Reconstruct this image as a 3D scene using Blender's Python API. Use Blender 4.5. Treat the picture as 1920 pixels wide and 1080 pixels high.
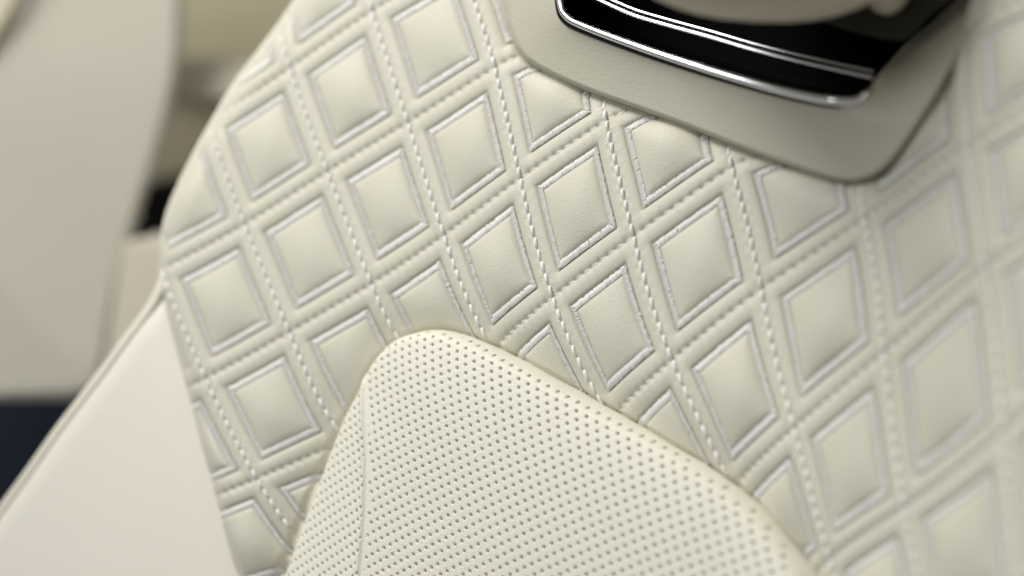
import bpy, math
import numpy as np
from mathutils import Matrix, Vector
rng = np.random.default_rng(7)
S = bpy.context.scene
for o in list(bpy.data.objects): bpy.data.objects.remove(o)

# ------------------------------------------------------------------ camera
F = 50/36*1920            # focal length in photo pixels
D0 = 0.83                 # distance to the focus point on the seat (m)
SA, SB = .00022, .00007   # inverse-depth slopes of the seat back in the photo
n_c = np.array([-SA*F, SB*F, 1.0]); n_c /= np.linalg.norm(n_c)       # seat normal, camera axes
u_c = np.array([.34, .94, .0]); u_c[2] = -(u_c[:2]@n_c[:2])/n_c[2]; u_c /= np.linalg.norm(u_c)
rec = math.radians(20)                                                # recline of the seat back
Zw = u_c*math.cos(rec) + n_c*math.sin(rec)
Yw = -(n_c*math.cos(rec) - u_c*math.sin(rec))
Xw = np.cross(Yw, Zw)
M = np.stack([Xw, Yw, Zw])          # camera axes -> world axes
CAM = np.array([0, 0, .85]) - M@np.array([0, 0, -D0])

cam_d = bpy.data.cameras.new('camera'); cam = bpy.data.objects.new('camera', cam_d)
S.collection.objects.link(cam); S.camera = cam
cam.matrix_world = Matrix([[*M[i], CAM[i]] for i in range(3)] + [[0, 0, 0, 1]])
cam_d.lens = 50; cam_d.sensor_width = 36; cam_d.clip_start = .02; cam_d.clip_end = 60
cam_d.dof.use_dof = True; cam_d.dof.focus_distance = .822; cam_d.dof.aperture_fstop = 1.6
cam_d.dof.aperture_blades = 0

# ------------------------------------------------------------------ light
W = bpy.data.worlds.new('World'); S.world = W; W.use_nodes = True
bg = W.node_tree.nodes['Background']; bg.inputs[0].default_value = (1, .985, .96, 1); bg.inputs[1].default_value = .19
TGT = np.array([0, 0, .85])
def area(name, dcam, dist, sx, sy, power, col):
    """area lamp placed in direction dcam (camera axes) from the seat"""
    d = np.array(dcam, float); d /= np.linalg.norm(d); dw = M@d
    L = bpy.data.lights.new(name, 'AREA'); L.shape = 'RECTANGLE'; L.size = sx; L.size_y = sy
    L.energy = power; L.color = col
    o = bpy.data.objects.new(name, L); S.collection.objects.link(o)
    o.location = TGT + dw*dist
    o.rotation_euler = Vector(-dw).to_track_quat('-Z', 'Y').to_euler()
    return o
area('ceiling_lamp', (-.62, 1.0, .32), 1.6, 1.0, .75, 22.5, (1, .97, .915))
area('ceiling_lamp', (-1.0, .55, .8), 2.6, .9, .9, 15, (.93, .97, 1))
area('strip_lamp', (.25, 1.0, .75), 2.4, 1.9, .12, 5, (1, .9, .78))
S.view_settings.view_transform = 'Standard'; S.view_settings.look = 'None'
S.view_settings.exposure = .04; S.view_settings.gamma = 1
S.cycles.use_denoising = True

# ------------------------------------------------------------------ numeric helpers
def ray(px, py):
    return np.stack([(px-960)/F, -(py-540)/F, -np.ones_like(px)], -1)
def world(pc): return pc@M.T + CAM
def unproj(px, py, d):
    px, py, d = np.broadcast_arrays(np.asarray(px, float), np.asarray(py, float), np.asarray(d, float))
    return world(ray(px, py)*d[..., None])
def smooth_curve(pts, n=10, closed=True):
    P = np.array(pts, float); m = len(P); out = []
    for i in range(m if closed else m-1):
        if closed: a, b, c, d = P[(i-1) % m], P[i], P[(i+1) % m], P[(i+2) % m]
        else: a, b, c, d = P[max(i-1, 0)], P[i], P[i+1], P[min(i+2, m-1)]
        t = np.linspace(0, 1, n, endpoint=False)[:, None]
        out.append(.5*(2*b + (c-a)*t + (2*a-5*b+4*c-d)*t**2 + (3*b-a-3*c+d)*t**3))
    if not closed: out.append(P[-1:])
    return np.concatenate(out)
def dist_line(x, y, C, closed=False):
    """unsigned distance, chunked"""
    x = np.asarray(x, float); sh = x.shape; x = x.ravel(); y = np.asarray(y, float).ravel()
    A = C; B = np.roll(C, -1, 0)
    if not closed: A, B = C[:-1], C[1:]
    best = np.full(x.shape, 1e18)
    for a, b in zip(A, B):
        e = b-a; L = e@e+1e-12
        t = np.clip(((x-a[0])*e[0] + (y-a[1])*e[1])/L, 0, 1)
        best = np.minimum(best, (x-a[0]-t*e[0])**2 + (y-a[1]-t*e[1])**2)
    return np.sqrt(best).reshape(sh)
def inside(x, y, C):
    x = np.asarray(x, float); sh = x.shape; x = x.ravel(); y = np.asarray(y, float).ravel()
    r = np.zeros(x.shape, bool)
    for a, b in zip(C, np.roll(C, -1, 0)):
        if a[1] == b[1]: continue
        k = ((a[1] > y) != (b[1] > y)) & (x < (b[0]-a[0])*(y-a[1])/(b[1]-a[1]) + a[0])
        r ^= k
    return r.reshape(sh)
def sdf(x, y, C):
    d = dist_line(x, y, C, True); return np.where(inside(x, y, C), d, -d)

# outlines seen in the photo, in photo pixels: each is given its own real depth below
EDGE = np.array([(770,-300),(650,-150),(600,-66),(553,0),(520,48),(481,100),(453,136),(429,171),(399,222),(373,268),(350,312),(327,361),(310,405),(301,450),(299,500),
        (303,545),(312,600),(326,655),(343,715),(360,775),(376,835),(392,895),(407,955),(421,1010),(437,1080),(458,1160),(490,1270),(540,1420)], float)
EDGE = smooth_curve(EDGE, 6, False)
INS = smooth_curve([(430,1300),(468,1190),(512,1080),(552,975),(592,880),(634,785),(668,728),(700,672),(735,636),(775,619),(820,614),(868,626),
        (930,652),(1010,693),(1100,744),(1200,801),(1300,860),(1375,912),(1430,962),(1478,1018),(1520,1082),(1560,1160),(1600,1300)], 8)
PAD = smooth_curve([(900,-330),(925,-180),(941,-60),(945,0),(951,48),(968,92),(1003,126),(1095,170),(1250,226),(1400,284),(1490,316),(1555,336),(1605,341),
        (1650,325),(1690,284),(1732,222),(1775,150),(1806,88),(1828,20),(1850,-80),(1880,-330)], 8)
VENT = smooth_curve([(1050,-200),(1049,-60),(1052,5),(1066,32),(1100,49),(1200,87),(1300,120),(1400,150),(1480,171),(1550,185),(1600,188),
        (1628,176),(1650,142),(1700,86),(1765,30),(1815,-30),(1850,-200)], 8)
CREASE = np.array([(689,655),(696,720),(701,790),(705,850),(706,900),(705,960),(702,1010),(698,1060),(694,1120),(688,1300)], float)

# quilt lattice: measured crossings of the two seam families
NODES = {(0,1):(305,505),(1,1):(461,423),(2,1):(617,320),(3,1):(767,233),(4,1):(932,127),
(1,0):(392,228),(2,0):(547,130),(3,0):(700,20),
(0,2):(388,711),(1,2):(545,623),(2,2):(700,533),(3,2):(835,443),(4,2):(978,333),(5,2):(1137,227),
(0,3):(483,898),(3,3):(912,652),(4,3):(1037,558),(5,3):(1190,443),(6,3):(1374,313),
(4,4):(1132,782),(5,4):(1261,675),(6,4):(1430,542),(7,4):(1627,410),(8,4):(1818,275),
(5,5):(1365,915),(6,5):(1491,803),(7,5):(1663,660),(8,5):(1853,500),
(6,6):(1553,1047),(7,6):(1700,953),(8,6):(1887,810),(8,3):(1795,60),(0,4):(590,1080)}
KN = np.array(list(NODES.keys()), float); PN = np.array(list(NODES.values()), float)
def feats(x, y, deg=3): return np.stack([x**i*y**j for i in range(deg+1) for j in range(deg+1-i)], -1)
def nx(p): return (p-1100)/1000
def ny(p): return (p-540)/1000
A_ = feats(nx(PN[:, 0]), ny(PN[:, 1])); CU = np.linalg.solve(A_.T@A_+1e-4*np.eye(10), A_.T@KN)
RES = KN - A_@CU; SG = 170.
G = np.exp(-((PN[:, None]-PN[None])**2).sum(-1)/(2*SG*SG)); RW = np.linalg.solve(G+.08*np.eye(len(PN)), RES)
def uv_of(px, py):
    px = np.asarray(px, float); py = np.asarray(py, float)
    o = feats(nx(px), ny(py))@CU
    for p, w in zip(PN, RW):
        o = o + np.exp(-((px-p[0])**2+(py-p[1])**2)/(2*SG*SG))[..., None]*w
    return o
LIN = np.linalg.lstsq(np.c_[KN, KN[:, :1]*KN[:, 1:], np.ones(len(KN))], PN, rcond=None)[0]
def px_of(u, v):
    """lattice -> photo pixels (Newton)"""
    u = np.asarray(u, float); v = np.asarray(v, float)
    p = np.stack([u, v, u*v, np.ones_like(u)], -1)@LIN
    for _ in range(12):
        a = uv_of(p[..., 0], p[..., 1]); e = 1.
        dx = (uv_of(p[..., 0]+e, p[..., 1])-a); dy = (uv_of(p[..., 0], p[..., 1]+e)-a)
        r0 = u-a[..., 0]; r1 = v-a[..., 1]
        det = dx[..., 0]*dy[..., 1]-dx[..., 1]*dy[..., 0]
        det = np.where(np.abs(det) < 1e-9, 1e-9, det)
        st = np.stack([(r0*dy[..., 1]-r1*dy[..., 0])/det, (dx[..., 0]*r1-dx[..., 1]*r0)/det], -1)
        p = p + np.clip(st, -150, 150)
    return p[..., 0], p[..., 1]

# base surface of the quilted cover
def softx(px):
    t = (px-640)/90.
    sp = np.where(t > 30, t, np.log1p(np.exp(np.clip(t, -30, 30))))*90.   # 0 left, linear right
    return -360 + .60*sp + .40*(px-640)
def depth(px, py): return D0/(1 + SA*softx(px) + SB*(py-540) + .00000028*np.clip(px-1350, 0, None)**2)
def depth_q(px, py, dl=None):
    d = depth(px, py)
    if dl is None: dl = dist_line(px, py, EDGE)
    R = 46.; s = np.clip(dl, 0, R)
    return d + .016*(1-np.sqrt(np.clip(1-(1-s/R)**2, 0, 1)))
def normal_from(P):
    du = np.gradient(P, axis=1); dv = np.gradient(P, axis=0)
    n = np.cross(dv, du); n /= np.linalg.norm(n, axis=-1, keepdims=True)+1e-15
    s = np.sign((n*(CAM-P)).sum(-1, keepdims=True)); return n*s
def normal_at(px, py, fn):
    e = 2.; a = unproj(px+e, py, fn(px+e, py))-unproj(px-e, py, fn(px-e, py))
    b = unproj(px, py+e, fn(px, py+e))-unproj(px, py-e, fn(px, py-e))
    n = np.cross(b, a); n /= np.linalg.norm(n, axis=-1, keepdims=True)+1e-15
    return n*np.sign((n*(CAM-unproj(px, py, fn(px, py)))).sum(-1, keepdims=True))

M0, M1 = .152, .203       # embroidered band, from outer to inner edge, in cells
NST = 10                  # stitches per cell
CELL = rng.normal(0, 1, (32, 32, 3))*np.array([.13, .22, .22])
def quilt_h(uv):
    """relief of the quilt in metres"""
    u, v = uv[..., 0], uv[..., 1]
    fu = u-np.floor(u); fv = v-np.floor(v)
    wu = np.minimum(fu, 1-fu); wv = np.minimum(fv, 1-fv)
    val = lambda w, k: 1-np.exp(-(w/k)**1.3)
    e = np.hypot(np.maximum(M0-wu, 0), np.maximum(M0-wv, 0))
    ridge = .0022*(.7+.3*val(wu, .040))*(.25+.75*val(wv, .034))*(1-np.exp(-(e/.030)))*(.35+.65*np.clip(e/.15, 0, 1)**.2)
    t = np.minimum(wu, wv)-M1
    tu = np.clip((wu-M1)/(.5-M1), 0, 1); tv = np.clip((wv-M1)/(.5-M1), 0, 1)
    dome = np.where(t > 0, .0013*(1-np.exp(-np.clip(t, 0, 1)/.018)) + .0033*np.sin(tu*np.pi/2)**.78*np.sin(tv*np.pi/2)**.78, 0)
    ci = np.floor(u).astype(int)+8; cj = np.floor(v).astype(int)+8
    ca = CELL[np.clip(ci, 0, 31), np.clip(cj, 0, 31)]
    dome = dome*(1+ca[..., 0]) + np.where(t > 0, .0012*np.sin(tu*np.pi/2)*np.sin(tv*np.pi/2)*(ca[..., 1]*(fu-.5)+ca[..., 2]*(fv-.5))*6, 0)
    h = np.where(t > 0, dome, np.where(e > 0, ridge, 0.))
    h = h - .0011*np.exp(-((np.minimum(wu, wv)-M0+.002)/.010)**2)*(np.minimum(wu, wv) > M0-.03)*((wu > M0-.02) & (wv > M0-.02)) 
    # needle holes where the seams pierce the leather
    ku = (u*NST-np.round(u*NST))/NST; kv = (v*NST-np.round(v*NST))/NST
    ha = np.exp(-((kv/.016)**2+(wu/.016)**2)); hb = np.exp(-((ku/.015)**2+(wv/.016)**2))
    h = h - .0006*ha - .0009*hb
    # puckers beside the holes
    h = h + .00022*np.cos(2*np.pi*v*NST)*np.exp(-(wu/.05)**2) - .00014*np.cos(2*np.pi*u*NST)*np.exp(-(wv/.055)**2)
    return h

# ------------------------------------------------------------------ mesh / object helpers
def link_mesh(name, V, Q, mat, parent=None, uv=None, smooth=True):
    V = np.asarray(V, np.float32).reshape(-1, 3); Q = np.asarray(Q, np.int32).reshape(-1, 4)
    used = np.zeros(len(V), bool); used[Q.ravel()] = True
    idx = np.cumsum(used)-1; V = V[used]; Q = idx[Q].astype(np.int32)
    m = bpy.data.meshes.new(name)
    m.vertices.add(len(V)); m.vertices.foreach_set('co', V.ravel())
    m.loops.add(Q.size); m.loops.foreach_set('vertex_index', Q.ravel())
    m.polygons.add(len(Q)); m.polygons.foreach_set('loop_start', np.arange(0, Q.size, 4, dtype=np.int32))
    m.polygons.foreach_set('loop_total', np.full(len(Q), 4, np.int32))
    m.polygons.foreach_set('use_smooth', np.full(len(Q), smooth))
    if uv is not None:
        uv = np.asarray(uv, np.float32).reshape(-1, 2)[used]
        L = m.uv_layers.new(name='UVMap'); L.data.foreach_set('uv', uv[Q.ravel()].ravel())
    m.update(calc_edges=True); m.validate()
    m.materials.append(mat)
    o = bpy.data.objects.new(name, m); S.collection.objects.link(o)
    if parent: o.parent = parent
    return o
def grid_quads(keep):
    h, w = keep.shape; I = np.arange(h*w).reshape(h, w)
    k = keep[:-1, :-1] & keep[1:, :-1] & keep[:-1, 1:] & keep[1:, 1:]
    q = np.stack([I[:-1, :-1], I[1:, :-1], I[1:, 1:], I[:-1, 1:]], -1)
    return q[k]
def grid(x0, x1, y0, y1, st):
    return np.meshgrid(np.arange(x0, x1, st), np.arange(y0, y1, st))
def tube(P, r, seg=12, closed=False):
    """round tube along world points P (n,3); r scalar or (n,)"""
    P = np.asarray(P, float); n = len(P); r = np.broadcast_to(r, (n,))
    T = np.gradient(P, axis=0); T /= np.linalg.norm(T, axis=1, keepdims=True)
    ref = np.cross(T, M@np.array([0, 0, 1.])); ref /= np.linalg.norm(ref, axis=1, keepdims=True)
    b = np.cross(T, ref); a = np.linspace(0, 2*np.pi, seg, endpoint=False)
    V = P[:, None] + r[:, None, None]*(np.cos(a)[None, :, None]*ref[:, None] + np.sin(a)[None, :, None]*b[:, None])
    I = np.arange(n*seg).reshape(n, seg); J = np.roll(I, -1, 1)
    return V.reshape(-1, 3), np.stack([I[:-1], J[:-1], J[1:], I[1:]], -1).reshape(-1, 4)
def empty(name, loc=(0, 0, 0)):
    o = bpy.data.objects.new(name, None); S.collection.objects.link(o); o.location = loc; return o
def tag(o, label=None, cat=None, group=None, kind=None):
    if label: o['label'] = label
    if cat: o['category'] = cat
    if cat and not kind: o['kind'] = 'thing'
    if group: o['group'] = group
    if kind: o['kind'] = kind
    return o

# ------------------------------------------------------------------ materials
def mat_new(name):
    m = bpy.data.materials.new(name); m.use_nodes = True
    return m, m.node_tree, m.node_tree.nodes['Principled BSDF']
def leather(name, col, rough=.5, grain=1., mottle=.04, quilt=False, spec=.4):
    m, t, p = mat_new(name); N = t.nodes; L = t.links
    p.inputs['Roughness'].default_value = rough
    p.inputs['Specular IOR Level'].default_value = spec
    tc = N.new('ShaderNodeTexCoord')
    n1 = N.new('ShaderNodeTexNoise'); n1.inputs['Scale'].default_value = 9; n1.inputs['Detail'].default_value = 3
    L.new(tc.outputs['Object'], n1.inputs['Vector'])
    mx = N.new('ShaderNodeMix'); mx.data_type = 'RGBA'
    a = [c*(1-mottle) for c in col]; b = [min(1, c*(1+mottle)) for c in col]
    mx.inputs[6].default_value = (*a, 1); mx.inputs[7].default_value = (*b, 1)
    L.new(n1.outputs['Fac'], mx.inputs[0]); L.new(mx.outputs[2], p.inputs['Base Color'])
    vo = N.new('ShaderNodeTexVoronoi'); vo.inputs['Scale'].default_value = 850; vo.feature = 'SMOOTH_F1'
    L.new(tc.outputs['Object'], vo.inputs['Vector'])
    n2 = N.new('ShaderNodeTexNoise'); n2.inputs['Scale'].default_value = 420; n2.inputs['Detail'].default_value = 5
    n2.inputs['Distortion'].default_value = .8
    L.new(tc.outputs['Object'], n2.inputs['Vector'])
    n3 = N.new('ShaderNodeTexNoise'); n3.inputs['Scale'].default_value = 60; n3.inputs['Detail'].default_value = 3
    L.new(tc.outputs['Object'], n3.inputs['Vector'])
    ad = N.new('ShaderNodeMath'); ad.operation = 'MULTIPLY_ADD'; ad.inputs[1].default_value = .8
    L.new(n2.outputs['Fac'], ad.inputs[0]); L.new(vo.outputs['Distance'], ad.inputs[2])
    ad2 = N.new('ShaderNodeMath'); ad2.operation = 'MULTIPLY_ADD'; ad2.inputs[1].default_value = .5
    L.new(n3.outputs['Fac'], ad2.inputs[0]); L.new(ad.outputs[0], ad2.inputs[2])
    bp = N.new('ShaderNodeBump'); bp.inputs['Distance'].default_value = .00028*grain; bp.inputs['Strength'].default_value = .55
    L.new(ad2.outputs[0], bp.inputs['Height'])
    last = bp
    if quilt:
        # fine gathered wrinkles that run away from each seam
        uvn = N.new('ShaderNodeUVMap'); sx = N.new('ShaderNodeSeparateXYZ'); L.new(uvn.outputs[0], sx.inputs[0])
        for ax, ot in ((0, 1), (1, 0)):
            fr = N.new('ShaderNodeMath'); fr.operation = 'PINGPONG'; fr.inputs[1].default_value = .5
            L.new(sx.outputs[ax], fr.inputs[0])           # distance to the seam in cells
            mr = N.new('ShaderNodeMapRange'); mr.inputs[1].default_value = .0; mr.inputs[2].default_value = .14
            mr.inputs[3].default_value = 1; mr.inputs[4].default_value = 0; L.new(fr.outputs[0], mr.inputs[0])
            cb = N.new('ShaderNodeCombineXYZ')
            s1 = N.new('ShaderNodeMath'); s1.operation = 'MULTIPLY'; s1.inputs[1].default_value = 78
            s2 = N.new('ShaderNodeMath'); s2.operation = 'MULTIPLY'; s2.inputs[1].default_value = 8
            L.new(sx.outputs[ot], s1.inputs[0]); L.new(sx.outputs[ax], s2.inputs[0])
            L.new(s1.outputs[0], cb.inputs[0]); L.new(s2.outputs[0], cb.inputs[1]); cb.inputs[2].default_value = ax*7.3
            nn = N.new('ShaderNodeTexNoise'); nn.inputs['Scale'].default_value = 1; nn.inputs['Detail'].default_value = 2
            L.new(cb.outputs[0], nn.inputs['Vector'])
            b2 = N.new('ShaderNodeBump'); b2.inputs['Distance'].default_value = .0012
            # uneven: strong in some places, nearly none in others
            nm = N.new('ShaderNodeTexNoise'); nm.inputs['Scale'].default_value = 1.1; L.new(uvn.outputs[0], nm.inputs['Vector'])
            m2 = N.new('ShaderNodeMapRange'); m2.inputs[1].default_value = .38; m2.inputs[2].default_value = .68
            m2.inputs[3].default_value = .08; m2.inputs[4].default_value = .9; L.new(nm.outputs['Fac'], m2.inputs[0])
            mm = N.new('ShaderNodeMath'); mm.operation = 'MULTIPLY'; L.new(mr.outputs[0], mm.inputs[0]); L.new(m2.outputs[0], mm.inputs[1])
            L.new(mm.outputs[0], b2.inputs['Strength']); L.new(nn.outputs['Fac'], b2.inputs['Height'])
            L.new(last.outputs[0], b2.inputs['Normal']); last = b2
    L.new(last.outputs[0], p.inputs['Normal'])
    return m
CREAM = (.65, .634, .53)
M_quilt = leather('quilted_cream_leather', CREAM, .46, 1., .03, quilt=True)
M_ins = leather('perforated_lit_leather', (.84, .82, .715), .50, 1.2, .02)  # lighter than the quilt: its facing the light is put into the colour
M_pad = leather('plain_shaded_leather', (.53, .51, .415), .48, 1.0, .03)  # darker cream: shade under the headrest is put into this colour
M_side = leather('smooth_ivory_leather', (.83, .80, .71), .5, .6, .02)
M_pipe = leather('piping_leather', (.86, .82, .71), .5, .6, .02)
def thread_mat(name, col, rough, sheen=.3):
    m, t, p = mat_new(name); N = t.nodes; L = t.links
    p.inputs['Roughness'].default_value = rough; p.inputs['Specular IOR Level'].default_value = .7
    p.inputs['Sheen Weight'].default_value = sheen
    tc = N.new('ShaderNodeTexCoord'); n1 = N.new('ShaderNodeTexNoise'); n1.inputs['Scale'].default_value = 700
    L.new(tc.outputs['Object'], n1.inputs['Vector'])
    mx = N.new('ShaderNodeMix'); mx.data_type = 'RGBA'
    mx.inputs[6].default_value = (*[c*.88 for c in col], 1); mx.inputs[7].default_value = (*[min(1, c*1.06) for c in col], 1)
    L.new(n1.outputs['Fac'], mx.inputs[0]); L.new(mx.outputs[2], p.inputs['Base Color'])
    return m
M_satin = thread_mat('silver_white_satin_thread', (.80, .785, .755), .36)
M_stitch = thread_mat('white_seam_thread', (.95, .945, .92), .45)
def plain(name, col, rough, metal=0, spec=.5, coat=0, nscale=40, namp=.06):
    m, t, p = mat_new(name); N = t.nodes; L = t.links
    p.inputs['Roughness'].default_value = rough; p.inputs['Metallic'].default_value = metal
    p.inputs['Specular IOR Level'].default_value = spec; p.inputs['Coat Weight'].default_value = coat
    tc = N.new('ShaderNodeTexCoord'); n1 = N.new('ShaderNodeTexNoise'); n1.inputs['Scale'].default_value = nscale
    L.new(tc.outputs['Object'], n1.inputs['Vector'])
    mx = N.new('ShaderNodeMix'); mx.data_type = 'RGBA'
    mx.inputs[6].default_value = (*[c*(1-namp) for c in col], 1); mx.inputs[7].default_value = (*[min(1, c*(1+namp)) for c in col], 1)
    L.new(n1.outputs['Fac'], mx.inputs[0]); L.new(mx.outputs[2], p.inputs['Base Color'])
    return m
M_chrome = plain('polished_chrome', (.84, .85, .87), .19, 1)
M_black = plain('gloss_black_plastic', (.004, .004, .005), .12, 0, .3)
M_cav = plain('matte_black_cavity', (.002, .002, .002), .6, 0, .03)
M_dark = plain('dark_trim', (.035, .035, .022), .6)
M_door = leather('beige_panel_leather', (.75, .72, .61), .6, .5, .03)
M_olive = plain('olive_beige_trim', (.60, .55, .38), .7)
M_ledge = plain('pale_beige_trim', (.84, .78, .64), .7)
M_base = plain('beige_base_trim', (.60, .555, .45), .7)
M_taupe = plain('taupe_trim', (.46, .41, .28), .7)
M_navy = plain('navy_carpet', (.012, .018, .034), .95, nscale=900, namp=.3)

# ================================================================== setting
car_floor = None

# ================================================================== the seat
seat = empty('car_seat', TGT)
tag(seat, 'cream leather car seat with diamond quilted backrest and perforated centre', 'car seat')
bpy.context.view_layer.update()
PINV = seat.matrix_world.inverted()
def part(name, V, Q, mat, parent=None, **k):
    o = link_mesh(name, V, Q, mat, None, **k)
    par = parent or seat
    o.parent = par
    if par is seat: o.matrix_parent_inverse = PINV
    return o

# --- quilted cover
X, Y = grid(282, 2180, -190, 1270, 2.1)
dl = dist_line(X, Y, EDGE)
ex = np.interp(Y, EDGE[:, 1], EDGE[:, 0]); left = X < ex
dl = np.where(left, -dl, dl)
si = sdf(X, Y, INS); sp_ = sdf(X, Y, PAD)
uv = uv_of(X, Y)
base = unproj(X, Y, depth_q(X, Y, np.clip(dl, 0, None)))
# local dips beside the insert and under the neck panel
def dips(si, sp_, dl):
    return -.0075*np.exp(-(np.clip(-si, 0, None)/48.)**1.4) - .0035*np.exp(-(np.clip(-sp_, 0, None)/26.)**1.5) - .0035*np.exp(-(np.clip(-si, 0, None)/5.)**2) - .003*np.exp(-(np.clip(-sp_, 0, None)/5.)**2)
nrm = normal_from(base)
h = quilt_h(uv)*np.clip(np.clip(dl, 0, None)/26., .12, 1) + dips(si, sp_, dl)
keep = (dl > -2.2) & (si < 26) & (sp_ < 26)
cover = part('backrest_cover', base+nrm*h[..., None], grid_quads(keep), M_quilt, uv=uv)

def on_quilt(px, py, hh):
    """points on the cover raised by hh"""
    dl = dist_line(px, py, EDGE); uv = uv_of(px, py)
    fn = lambda a, b: depth_q(a, b)
    n = normal_at(px, py, fn); si = sdf(px, py, INS); sp_ = sdf(px, py, PAD)
    fade = np.clip(dl/26., .12, 1)
    return unproj(px, py, depth_q(px, py, dl)) + n*(dips(si, sp_, dl)+hh*fade)[..., None], dl, si, sp_

# --- embroidered diamonds: satin threads laid side by side round each diamond
def half_tubes(A, Bp, Nn, r, K=5, arch=None):
    """A,Bp (n,3) ends, Nn (n,3) up; returns thread strips, K cross sections of 3 vertices"""
    n = len(A); t = np.linspace(0, 1, K)
    D = Bp-A; Lh = np.linalg.norm(D, axis=1, keepdims=True)+1e-12
    side = np.cross(D/Lh, Nn); side /= np.linalg.norm(side, axis=1, keepdims=True)+1e-12
    prof = (1-(2*t-1)**2)**.5
    C = A[:, None]+D[:, None]*t[None, :, None] + Nn[:, None]*(arch[:, None]*prof[None])[..., None]
    ang = np.array([-1.45, 0, 1.45])
    V = C[:, :, None] + r[:, None, None, None]*(np.sin(ang)[None, None, :, None]*side[:, None, None] + (np.cos(ang)-.2)[None, None, :, None]*Nn[:, None, None])
    I = np.arange(n*K*3).reshape(n, K, 3)
    Q = np.stack([I[:, :-1, :-1], I[:, 1:, :-1], I[:, 1:, 1:], I[:, :-1, 1:]], -1).reshape(-1, 4)
    return V.reshape(-1, 3), Q
pitch = .0135
cnt = 0
for i in range(-2, 11):
    for j in range(-3, 9):
        c = np.array(px_of(i+.5, j+.5)).ravel()
        if not (230 < c[0] < 2100 and -150 < c[1] < 1230): continue
        ta = np.arange(M0, 1-M0, pitch); a_u, a_v, b_u, b_v = [], [], [], []
        for s in range(4):
            t = ta + rng.normal(0, .0008, len(ta))
            lo = M0 + rng.normal(0, .0030, len(ta)); hi = np.minimum(np.minimum(M1+.002, t), 1-t) + rng.normal(0, .0026, len(ta))
            sl = rng.normal(.004, .003, len(ta))
            if s == 0: q = (t, lo, t+sl, hi)
            elif s == 1: q = (1-lo, t, 1-hi, t+sl)
            elif s == 2: q = (t, 1-lo, t-sl, 1-hi)
            else: q = (lo, t, hi, t-sl)
            for l, z in zip((a_u, a_v, b_u, b_v), q): l.append(z)
        a_u, a_v, b_u, b_v = [np.concatenate(z) for z in (a_u, a_v, b_u, b_v)]
        ax, ay = px_of(i+a_u, j+a_v); bx, by = px_of(i+b_u, j+b_v)
        A, dla, sia, spa = on_quilt(ax, ay, .0003+0*ax); B, dlb, sib, spb = on_quilt(bx, by, 0*bx+.0006)
        exa = np.interp(ay, EDGE[:, 1], EDGE[:, 0]); exb = np.interp(by, EDGE[:, 1], EDGE[:, 0])
        ok = (ax > exa+3) & (bx > exb+3) & (sia < 6) & (sib < 6) & (spa < 6) & (spb < 6)
        if ok.sum() < 12: continue
        A, B = A[ok], B[ok]
        Nn = normal_at(.5*(ax+bx)[ok], .5*(ay+by)[ok], lambda a, b: depth_q(a, b))
        r = .00050*(1+rng.normal(0, .05, len(A))); arch = .00050*(1+rng.normal(0, .13, len(A)))
        V, Q = half_tubes(A, B, Nn, r, 5, arch)
        o = part('embroidered_diamond', V, Q, M_satin, parent=cover); cnt += 1
print('diamonds', cnt)

# --- seam stitching: one object per seam line, each stitch a strand dipping into its holes
def strands(A, B, Nn, r, arch, K=7, seg=7, sink=.0009):
    n = len(A); t = np.linspace(0, 1, K); D = B-A
    Dn = D/(np.linalg.norm(D, axis=1, keepdims=True)+1e-12)
    side = np.cross(Dn, Nn); side /= np.linalg.norm(side, axis=1, keepdims=True)+1e-12
    up = np.cross(side, Dn)
    prof = np.clip(1-(np.abs(2*t-1))**3.2, 0, 1)
    C = A[:, None]+D[:, None]*t[None, :, None] + up[:, None]*((arch[:, None]+sink)*prof[None]-sink)[..., None]
    rr = r[:, None]*(.45+.55*prof[None]**.5)
    a = np.linspace(0, 2*np.pi, seg, endpoint=False)
    V = C[:, :, None] + rr[..., None, None]*(np.cos(a)[None, None, :, None]*side[:, None, None]+np.sin(a)[None, None, :, None]*up[:, None, None])
    I = np.arange(n*K*seg).reshape(n, K, seg); J = np.roll(I, -1, 2)
    return V.reshape(-1, 3), np.stack([I[:, :-1], J[:, :-1], J[:, 1:], I[:, 1:]], -1).reshape(-1, 4)
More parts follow.
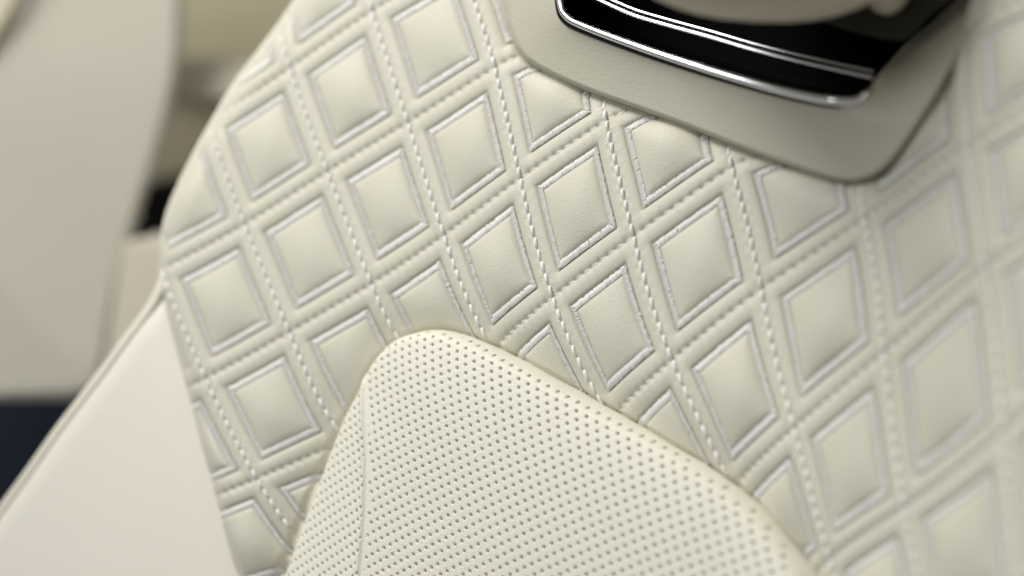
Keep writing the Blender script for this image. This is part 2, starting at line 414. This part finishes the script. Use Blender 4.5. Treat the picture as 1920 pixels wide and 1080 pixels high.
for fam in (0, 1):
    for i in range(-3, 12):
        k = np.arange(-4*NST, 10*NST)/NST
        sl = .008 if fam == 0 else .006
        k0 = k+(.003, .008)[fam]; k1 = k+1/NST-(.003, .008)[fam]
        if fam == 0:
            ax, ay = px_of(i+sl+0*k, k0); bx, by = px_of(i-sl+0*k, k1)
        else:
            ax, ay = px_of(k0, i-sl+0*k); bx, by = px_of(k1, i+sl+0*k)
        fin = np.isfinite(ax+ay+bx+by) & (ax > 260) & (ax < 2160) & (ay > -170) & (ay < 1250) & (np.hypot(ax-bx, ay-by) < 70)
        if fin.sum() < 3: continue
        ax, ay, bx, by = ax[fin], ay[fin], bx[fin], by[fin]
        A, dla, sia, spa = on_quilt(ax, ay, 0*ax+(.0013, .0006)[fam]); B, dlb, sib, spb = on_quilt(bx, by, 0*bx+(.0013, .0006)[fam])
        ok = (ax > np.interp(ay, EDGE[:, 1], EDGE[:, 0])+5) & (bx > np.interp(by, EDGE[:, 1], EDGE[:, 0])+5) & (sia < 4) & (sib < 4) & (spa < 4) & (spb < 4)
        if ok.sum() < 3: continue
        Nn = normal_at(ax[ok], ay[ok], lambda a, b: depth_q(a, b)); n = int(ok.sum())
        if fam == 0: r = .00110*(1+rng.normal(0, .06, n)); arch = .0010*(1+rng.normal(0, .12, n))
        else: r = .00042*(1+rng.normal(0, .08, n)); arch = .00012*(1+rng.normal(0, .3, n))
        w = np.nonzero(ok)[0]; A, B = A[ok], B[ok]
        for run in np.split(np.arange(len(w)), np.nonzero(np.diff(w) > 1)[0]+1):   # a seam hidden part way is two seams
            V, Q = strands(A[run], B[run], Nn[run], r[run], arch[run])
            part('seam_stitching', V, Q, M_stitch, parent=cover)

# --- perforated centre insert
HP = [((940,725),(15.6,-5.8),(1.5,16.1)),((1080,945),(14.3,-7.0),(4.1,17.9)),((730,870),(10.9,-5.8),(3.3,16.7)),((660,870),(13.0,-5.3),(3.6,16.9)),
      ((1270,920),(18.3,-8.3),(3.5,18.7)),((1430,1010),(20.8,-5.6),(5,20)),((800,650),(14,-7),(1.6,15)),((620,1040),(10.5,-5.6),(4.3,17.5))]
rows, rm, rn = [], [], []
for (x, y), e1, e2 in HP:
    J = np.linalg.inv(np.array([e1, e2]).T)      # rows grad m, grad n
    x, y = nx(x), ny(y)
    rows += [[1, 0, 2*x, y, 0], [0, 1, 0, x, 2*y]]; rm += [J[0, 0]*1000, J[0, 1]*1000]; rn += [J[1, 0]*1000, J[1, 1]*1000]
rows = np.array(rows); HMc = np.linalg.lstsq(rows, np.array(rm), rcond=None)[0]; HNc = np.linalg.lstsq(rows, np.array(rn), rcond=None)[0]
def holes_mn(px, py):
    x, y = nx(px), ny(py); f = np.stack([x, y, x*x, x*y, y*y], -1); return f@HMc, f@HNc
X, Y = grid(418, 1640, 598, 1262, 1.0)
s = sdf(X, Y, INS)
xc = np.interp(Y, CREASE[:, 1], CREASE[:, 0]); dc = X-xc
R = 24.
rim = np.sqrt(np.clip(1-(1-np.clip(s, 0, R)/R)**2, 0, 1))
hh = -.014 + .0200*rim + .0085*(1-np.exp(-np.clip(s, 0, None)/70.))
act = np.clip((Y-650)/60., 0, 1)
hh -= act*.0003*np.exp(-(np.clip(dc, 0, None)/5.)**2)*np.exp(-(np.clip(-dc, 0, None)/3.)**2)
hh += act*(.0018*np.exp(-((dc+6)/5.5)**2) - .00007*np.clip(-dc, 0, 240)*1.0)
hm, hn = holes_mn(X, Y)
fm = hm-np.round(hm); fn_ = hn-np.round(hn)
# real distance to the hole centre in pixels through the local lattice vectors
gm = np.gradient(hm, 1.0, axis=(0, 1)); gn = np.gradient(hn, 1.0, axis=(0, 1))
det = gm[1]*gn[0]-gm[0]*gn[1]
ddx = (fm*gn[0]-fn_*gm[0])/det; ddy = (-fm*gn[1]+fn_*gm[1])/det
sc = np.sqrt(1/np.abs(det))/16.
rh = np.hypot(ddx*1.12, ddy*.93)/sc
near = (np.abs(dc-2) < 5) & (Y > 690)
hole = 1/(1+np.exp((rh-2.4-.8*np.exp(-((dc+13)/9.)**2))/.22)); hole = np.where((s > 7) & ~near, hole, 0)
hh -= .0045*hole
hh += np.where((s > 7) & ~near, -.00016*np.exp(-(rh/5.2)**2), 0)
base = unproj(X, Y, depth(X, Y)); nrm = normal_from(base)
# the rim falls straight back along the view so that its outline stays put
insert = part('centre_insert', base+nrm*hh[..., None], grid_quads(s > -1.2), M_ins)
# backing behind the insert edge: short skirt
cur = INS; 
bpts = base  # noqa
def skirt(C, d0fn, d1, name, mat, parent=None):
    k = (C[:, 0] > 200)
    P0 = unproj(C[:, 0], C[:, 1], d0fn(C[:, 0], C[:, 1])); P1 = unproj(C[:, 0], C[:, 1], d0fn(C[:, 0], C[:, 1])+d1)
    n = len(C); V = np.concatenate([P0, P1]); i = np.arange(n); j = (i+1) % n
    return part(name, V, np.stack([i, j, j+n, i+n], -1), mat, parent)

# --- neck panel with air vent
X, Y = grid(895, 1890, -260, 352, 1.6)
s = sdf(X, Y, PAD); sv = -sdf(X, Y, VENT)          # sv>0 outside the vent
R = 22.
rim = np.sqrt(np.clip(1-(1-np.clip(s, 0, R)/R)**2, 0, 1))
def pad_h(s, sv, X, Y):
    rec = np.exp(-np.clip(sv, 0, None)/75.)
    return -.009 + .0145*rim_of(s) + .015*rec*(1-np.exp(-np.clip(s, 0, None)/55.)) - .022*np.exp(-np.clip(sv, 0, None)/8.)*0
rim_of = lambda s: np.sqrt(np.clip(1-(1-np.clip(s, 0, 11.)/11.)**2, 0, 1))
hp = pad_h(s, sv, X, Y)
# right limb folds back deeper
limb = np.clip((X-1560)/120., 0, 1)*np.clip((230-Y)/120., 0, 1)
hp -= .042*limb*np.exp(-np.clip(sv, 0, None)/45.)
hp_fn = lambda X, Y, s, sv: pad_h(s, sv, X, Y) - .042*np.clip((X-1560)/120., 0, 1)*np.clip((230-Y)/120., 0, 1)*np.exp(-np.clip(sv, 0, None)/45.)
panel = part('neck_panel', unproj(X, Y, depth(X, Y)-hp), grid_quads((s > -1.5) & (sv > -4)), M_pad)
# inner wall of the vent and its cavity
Cw = VENT; sw = sdf(Cw[:, 0], Cw[:, 1], PAD)
hw = hp_fn(Cw[:, 0], Cw[:, 1], sw, 0*sw); nw = normal_at(Cw[:, 0], Cw[:, 1], depth)
dw_ = depth(Cw[:, 0], Cw[:, 1])-hw
cc = np.array([1440., 20.]); ins_ = Cw + (cc-Cw)/np.linalg.norm(cc-Cw, axis=1, keepdims=True)*3.
lay = [unproj(Cw[:, 0], Cw[:, 1], dw_+.0002), unproj(ins_[:, 0], ins_[:, 1], dw_+.004), unproj(ins_[:, 0], ins_[:, 1], dw_+.03), unproj(Cw[:, 0], Cw[:, 1], dw_+.08)]
nn_ = len(Cw); ii = np.arange(nn_); jj = (ii+1) % nn_
part('vent_wall', np.concatenate(lay), np.concatenate([np.stack([ii+a*nn_, jj+a*nn_, jj+(a+1)*nn_, ii+(a+1)*nn_], -1) for a in range(3)]), M_cav)
Xv, Yv = grid(1000, 1900, -240, 215, 6)
sv2 = sdf(Xv, Yv, VENT); dv = depth(Xv, Yv)+.058+.010*np.clip((sv2+10)/30., 0, 1)
part('vent_cavity', unproj(Xv, Yv, dv), grid_quads(sv2 > -14), M_cav)
# chrome frame: follows the lower edge of the vent
fr = smooth_curve([(1047,-170),(1047,-60),(1050,4),(1062,31),(1096,50),(1200,89),(1300,122),(1400,152),(1480,173),(1550,187),(1598,190),(1620,180),(1632,164)], 8, False)
dfr = depth(fr[:, 0], fr[:, 1])-hp_fn(fr[:, 0], fr[:, 1], sdf(fr[:, 0], fr[:, 1], PAD), 0*fr[:, 0])-.0014
V, Q = tube(unproj(fr[:, 0], fr[:, 1], dfr), np.interp(np.arange(len(fr)), [0, len(fr)-9, len(fr)-1], [.0018, .0025, .0009]), 16)
part('vent_frame', V, Q, M_chrome)
V, Q = tube(unproj(fr[:, 0]-2, fr[:, 1]+7, dfr+.004), .0022, 12)
part('vent_gasket', V, Q, M_black)
for (off, dd, r, x0) in ((0, .016, .0020, 0), (-12, .021, .0012, 1)):
    sl = smooth_curve([(1010,-60),(1070,-25),(1130,4),(1190,30),(1250,48),(1330,70),(1420,96),(1500,116),(1580,134),(1640,147)], 8, False)
    dS = depth(sl[:, 0], sl[:, 1])+dd-.012
    V, Q = tube(unproj(sl[:, 0], sl[:, 1]+off, dS), r, 12)
    part('vent_slat', V, Q, M_chrome)

# --- headrest above, nearer to the camera
def blob(cx, cy, rx, ry, d, dz, rot, p=2.4, n=48, m=32):
    th = np.linspace(0, 2*np.pi, n+1); ph = np.linspace(-np.pi/2+.01, np.pi/2-.01, m)
    T, Pp = np.meshgrid(th, ph); sg = lambda a, e: np.sign(a)*np.abs(a)**e
    x = rx*sg(np.cos(Pp), 2/p)*sg(np.cos(T), 2/p); y = ry*sg(np.cos(Pp), 2/p)*sg(np.sin(T), 2/p); z = dz*sg(np.sin(Pp), 2/p)
    c, s_ = math.cos(rot), math.sin(rot)
    xx = x*c-y*s_; yy = x*s_+y*c
    dd = d+z
    V = unproj(cx+xx*d/dd, cy+yy*d/dd, dd)
    return V, grid_quads(np.ones_like(T, bool))
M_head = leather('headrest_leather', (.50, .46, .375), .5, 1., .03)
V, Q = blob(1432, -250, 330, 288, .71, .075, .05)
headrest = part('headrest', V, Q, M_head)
V, Q = blob(1668, -45, 48, 74, .72, .03, .15, 2.1)
part('headrest_corner', V, Q, M_head, headrest)
Xh, Yh = grid(1380, 1860, -200, 90, 2)
hb = smooth_curve([(1380,-100),(1400,20),(1540,44),(1610,64),(1695,76),(1745,30),(1800,-25),(1850,-190),(1380,-200)], 8)
part('headrest_bracket', unproj(Xh, Yh, depth(Xh, Yh)+.004+.0*Xh), grid_quads(sdf(Xh, Yh, hb) > 0), M_dark)

# --- smooth outer side of the seat with its piping
SIDE_L = smooth_curve([(330,470),(298,558),(240,640),(180,722),(120,800),(60,885),(0,968),(-80,1085),(-160,1220),(-200,1300)], 8, False)
X, Y = grid(-230, 560, 470, 1300, 4)
xl = np.interp(Y, SIDE_L[:, 1], SIDE_L[:, 0]); dsl = dist_line(X, Y, SIDE_L); xr = np.interp(Y, EDGE[:, 1], EDGE[:, 0])
R = 34.; ss = np.clip(dsl, 0, R)
dside = D0/(1+SA*softx(np.clip(xr, 300, 500))+SB*(Y-540)) + .006 + (xr-X)*.00010 + .005*(1-np.sqrt(np.clip(1-(1-ss/R)**2, 0, 1))) + .012*((xr-X)/300.)**2
tr = np.clip(1-(xr-X)/60., 0, 2); dside = dside + .0035*tr**2
side = part('side_panel', unproj(X, Y, dside), grid_quads((X > xl-4) & (X < xr+22)), M_side)
def d_at_side(C, off):
    xr = np.interp(C[:, 1], EDGE[:, 1], EDGE[:, 0])
    return D0/(1+SA*softx(np.clip(xr, 300, 500))+SB*(C[:, 1]-540)) + .006 + (xr-C[:, 0])*.00010 + .012*((xr-C[:, 0])/300.)**2 + off
for off, sh, r in ((.0035, -2, .0019), (.0045, -9, .0021)):
    C = SIDE_L.copy(); C[:, 0] += sh
    V, Q = tube(unproj(C[:, 0], C[:, 1], d_at_side(C, off)), r, 12)
    part('piping', V, Q, M_pipe)
# piping round the quilted wing
C = EDGE[(EDGE[:, 1] > -260) & (EDGE[:, 1] < 600)]
V, Q = tube(unproj(C[:, 0]+7, C[:, 1], depth(C[:, 0], C[:, 1])+.0150), .0027, 12)
part('piping', V, Q, M_pipe)

# ================================================================== blurred surroundings, well behind the seat
def cushion(name, outline, d, thick, mat, bulge=.05, slope=(0, 0), Rp=60., step=8, parent=None):
    """a rounded upholstered body: front face bulges, rim rolls back, closed by a back face"""
    C = smooth_curve(outline, 8); lo = C.min(0)-step; hi = C.max(0)+step
    X, Y = grid(lo[0], hi[0], lo[1], hi[1], step); s = sdf(X, Y, C)
    rr = np.sqrt(np.clip(1-(1-np.clip(s, 0, Rp)/Rp)**2, 0, 1))
    front = d + thick*(1-rr) - bulge*np.clip(s/400., 0, 1) + slope[0]*(X-lo[0])/1000 + slope[1]*(Y-lo[1])/1000
    back = np.full_like(front, d+thick) + slope[0]*(X-lo[0])/1000 + slope[1]*(Y-lo[1])/1000 + .002
    V = np.concatenate([unproj(X, Y, front).reshape(-1, 3), unproj(X, Y, back).reshape(-1, 3)])
    q = grid_quads(s > -step*.5); V_ = np.concatenate([q, q[:, ::-1]+X.size])
    return link_mesh(name, V, V_, mat)
door = cushion('door_panel', [(-500,-500),(200,-520),(352,-420),(350,-200),(345,0),(334,150),(303,280),(264,400),(236,500),(212,610),(195,700),(160,742),
        (0,752),(-300,775),(-520,800),(-560,100)], 1.30, .02, M_door, .05, (.10, -.07), 14.)
tag(door, 'out of focus smooth beige leather panel filling the upper left, left of the quilted wing', 'side panel')
sc_ = smooth_curve([(120,-200),(60,-90),(30,-8),(-5,60),(-60,150),(-120,260)], 8, False)
V, Q = tube(unproj(sc_[:, 0], sc_[:, 1], 1.252+.10*(sc_[:, 0]+560)/1000-.07*(sc_[:, 1]+525)/1000), .004, 10)
seam = link_mesh('seam_groove', V, Q, M_taupe, door)

rear = empty('rear_trim', world(np.array([[-.3, .1, -1.75]]))[0])
tag(rear, 'blurred olive beige rear trim with pale ledge, seen between left panel and quilted wing', 'rear trim')
bpy.context.view_layer.update(); RINV = rear.matrix_world.inverted()
def rpart(name, outline, d, thick, mat, **k):
    o = cushion(name, outline, d, thick, mat, **k); o.parent = rear; o.matrix_parent_inverse = RINV; return o
rpart('upper_panel', [(240,-400),(900,-400),(900,60),(760,112),(240,112)], 1.75, .04, M_olive, bulge=0, Rp=16.)
rpart('ledge', [(150,118),(760,118),(760,188),(150,192)], 1.44, .05, M_base, bulge=0, Rp=26., slope=(0, -.5))
rpart('lower_panel', [(180,186),(700,186),(700,480),(180,480)], 1.80, .04, M_taupe, bulge=0, Rp=10.)
rpart('dark_slot', [(262,345),(420,340),(420,470),(256,472)], 1.70, .03, M_black, bulge=0, Rp=6.)
rpart('base_panel', [(150,472),(560,468),(560,730),(150,730)], 1.31, .03, M_base, bulge=0, Rp=10., slope=(0, -.06))

X, Y = grid(-700, 700, 700, 1500, 40)
V = unproj(X, Y, 1.75 - (Y-700)*.00035)
floor = link_mesh('floor', V, grid_quads(np.ones_like(X, bool)), M_navy)
tag(floor, 'dark navy carpet at the lower left behind the seat', 'floor', kind='structure')
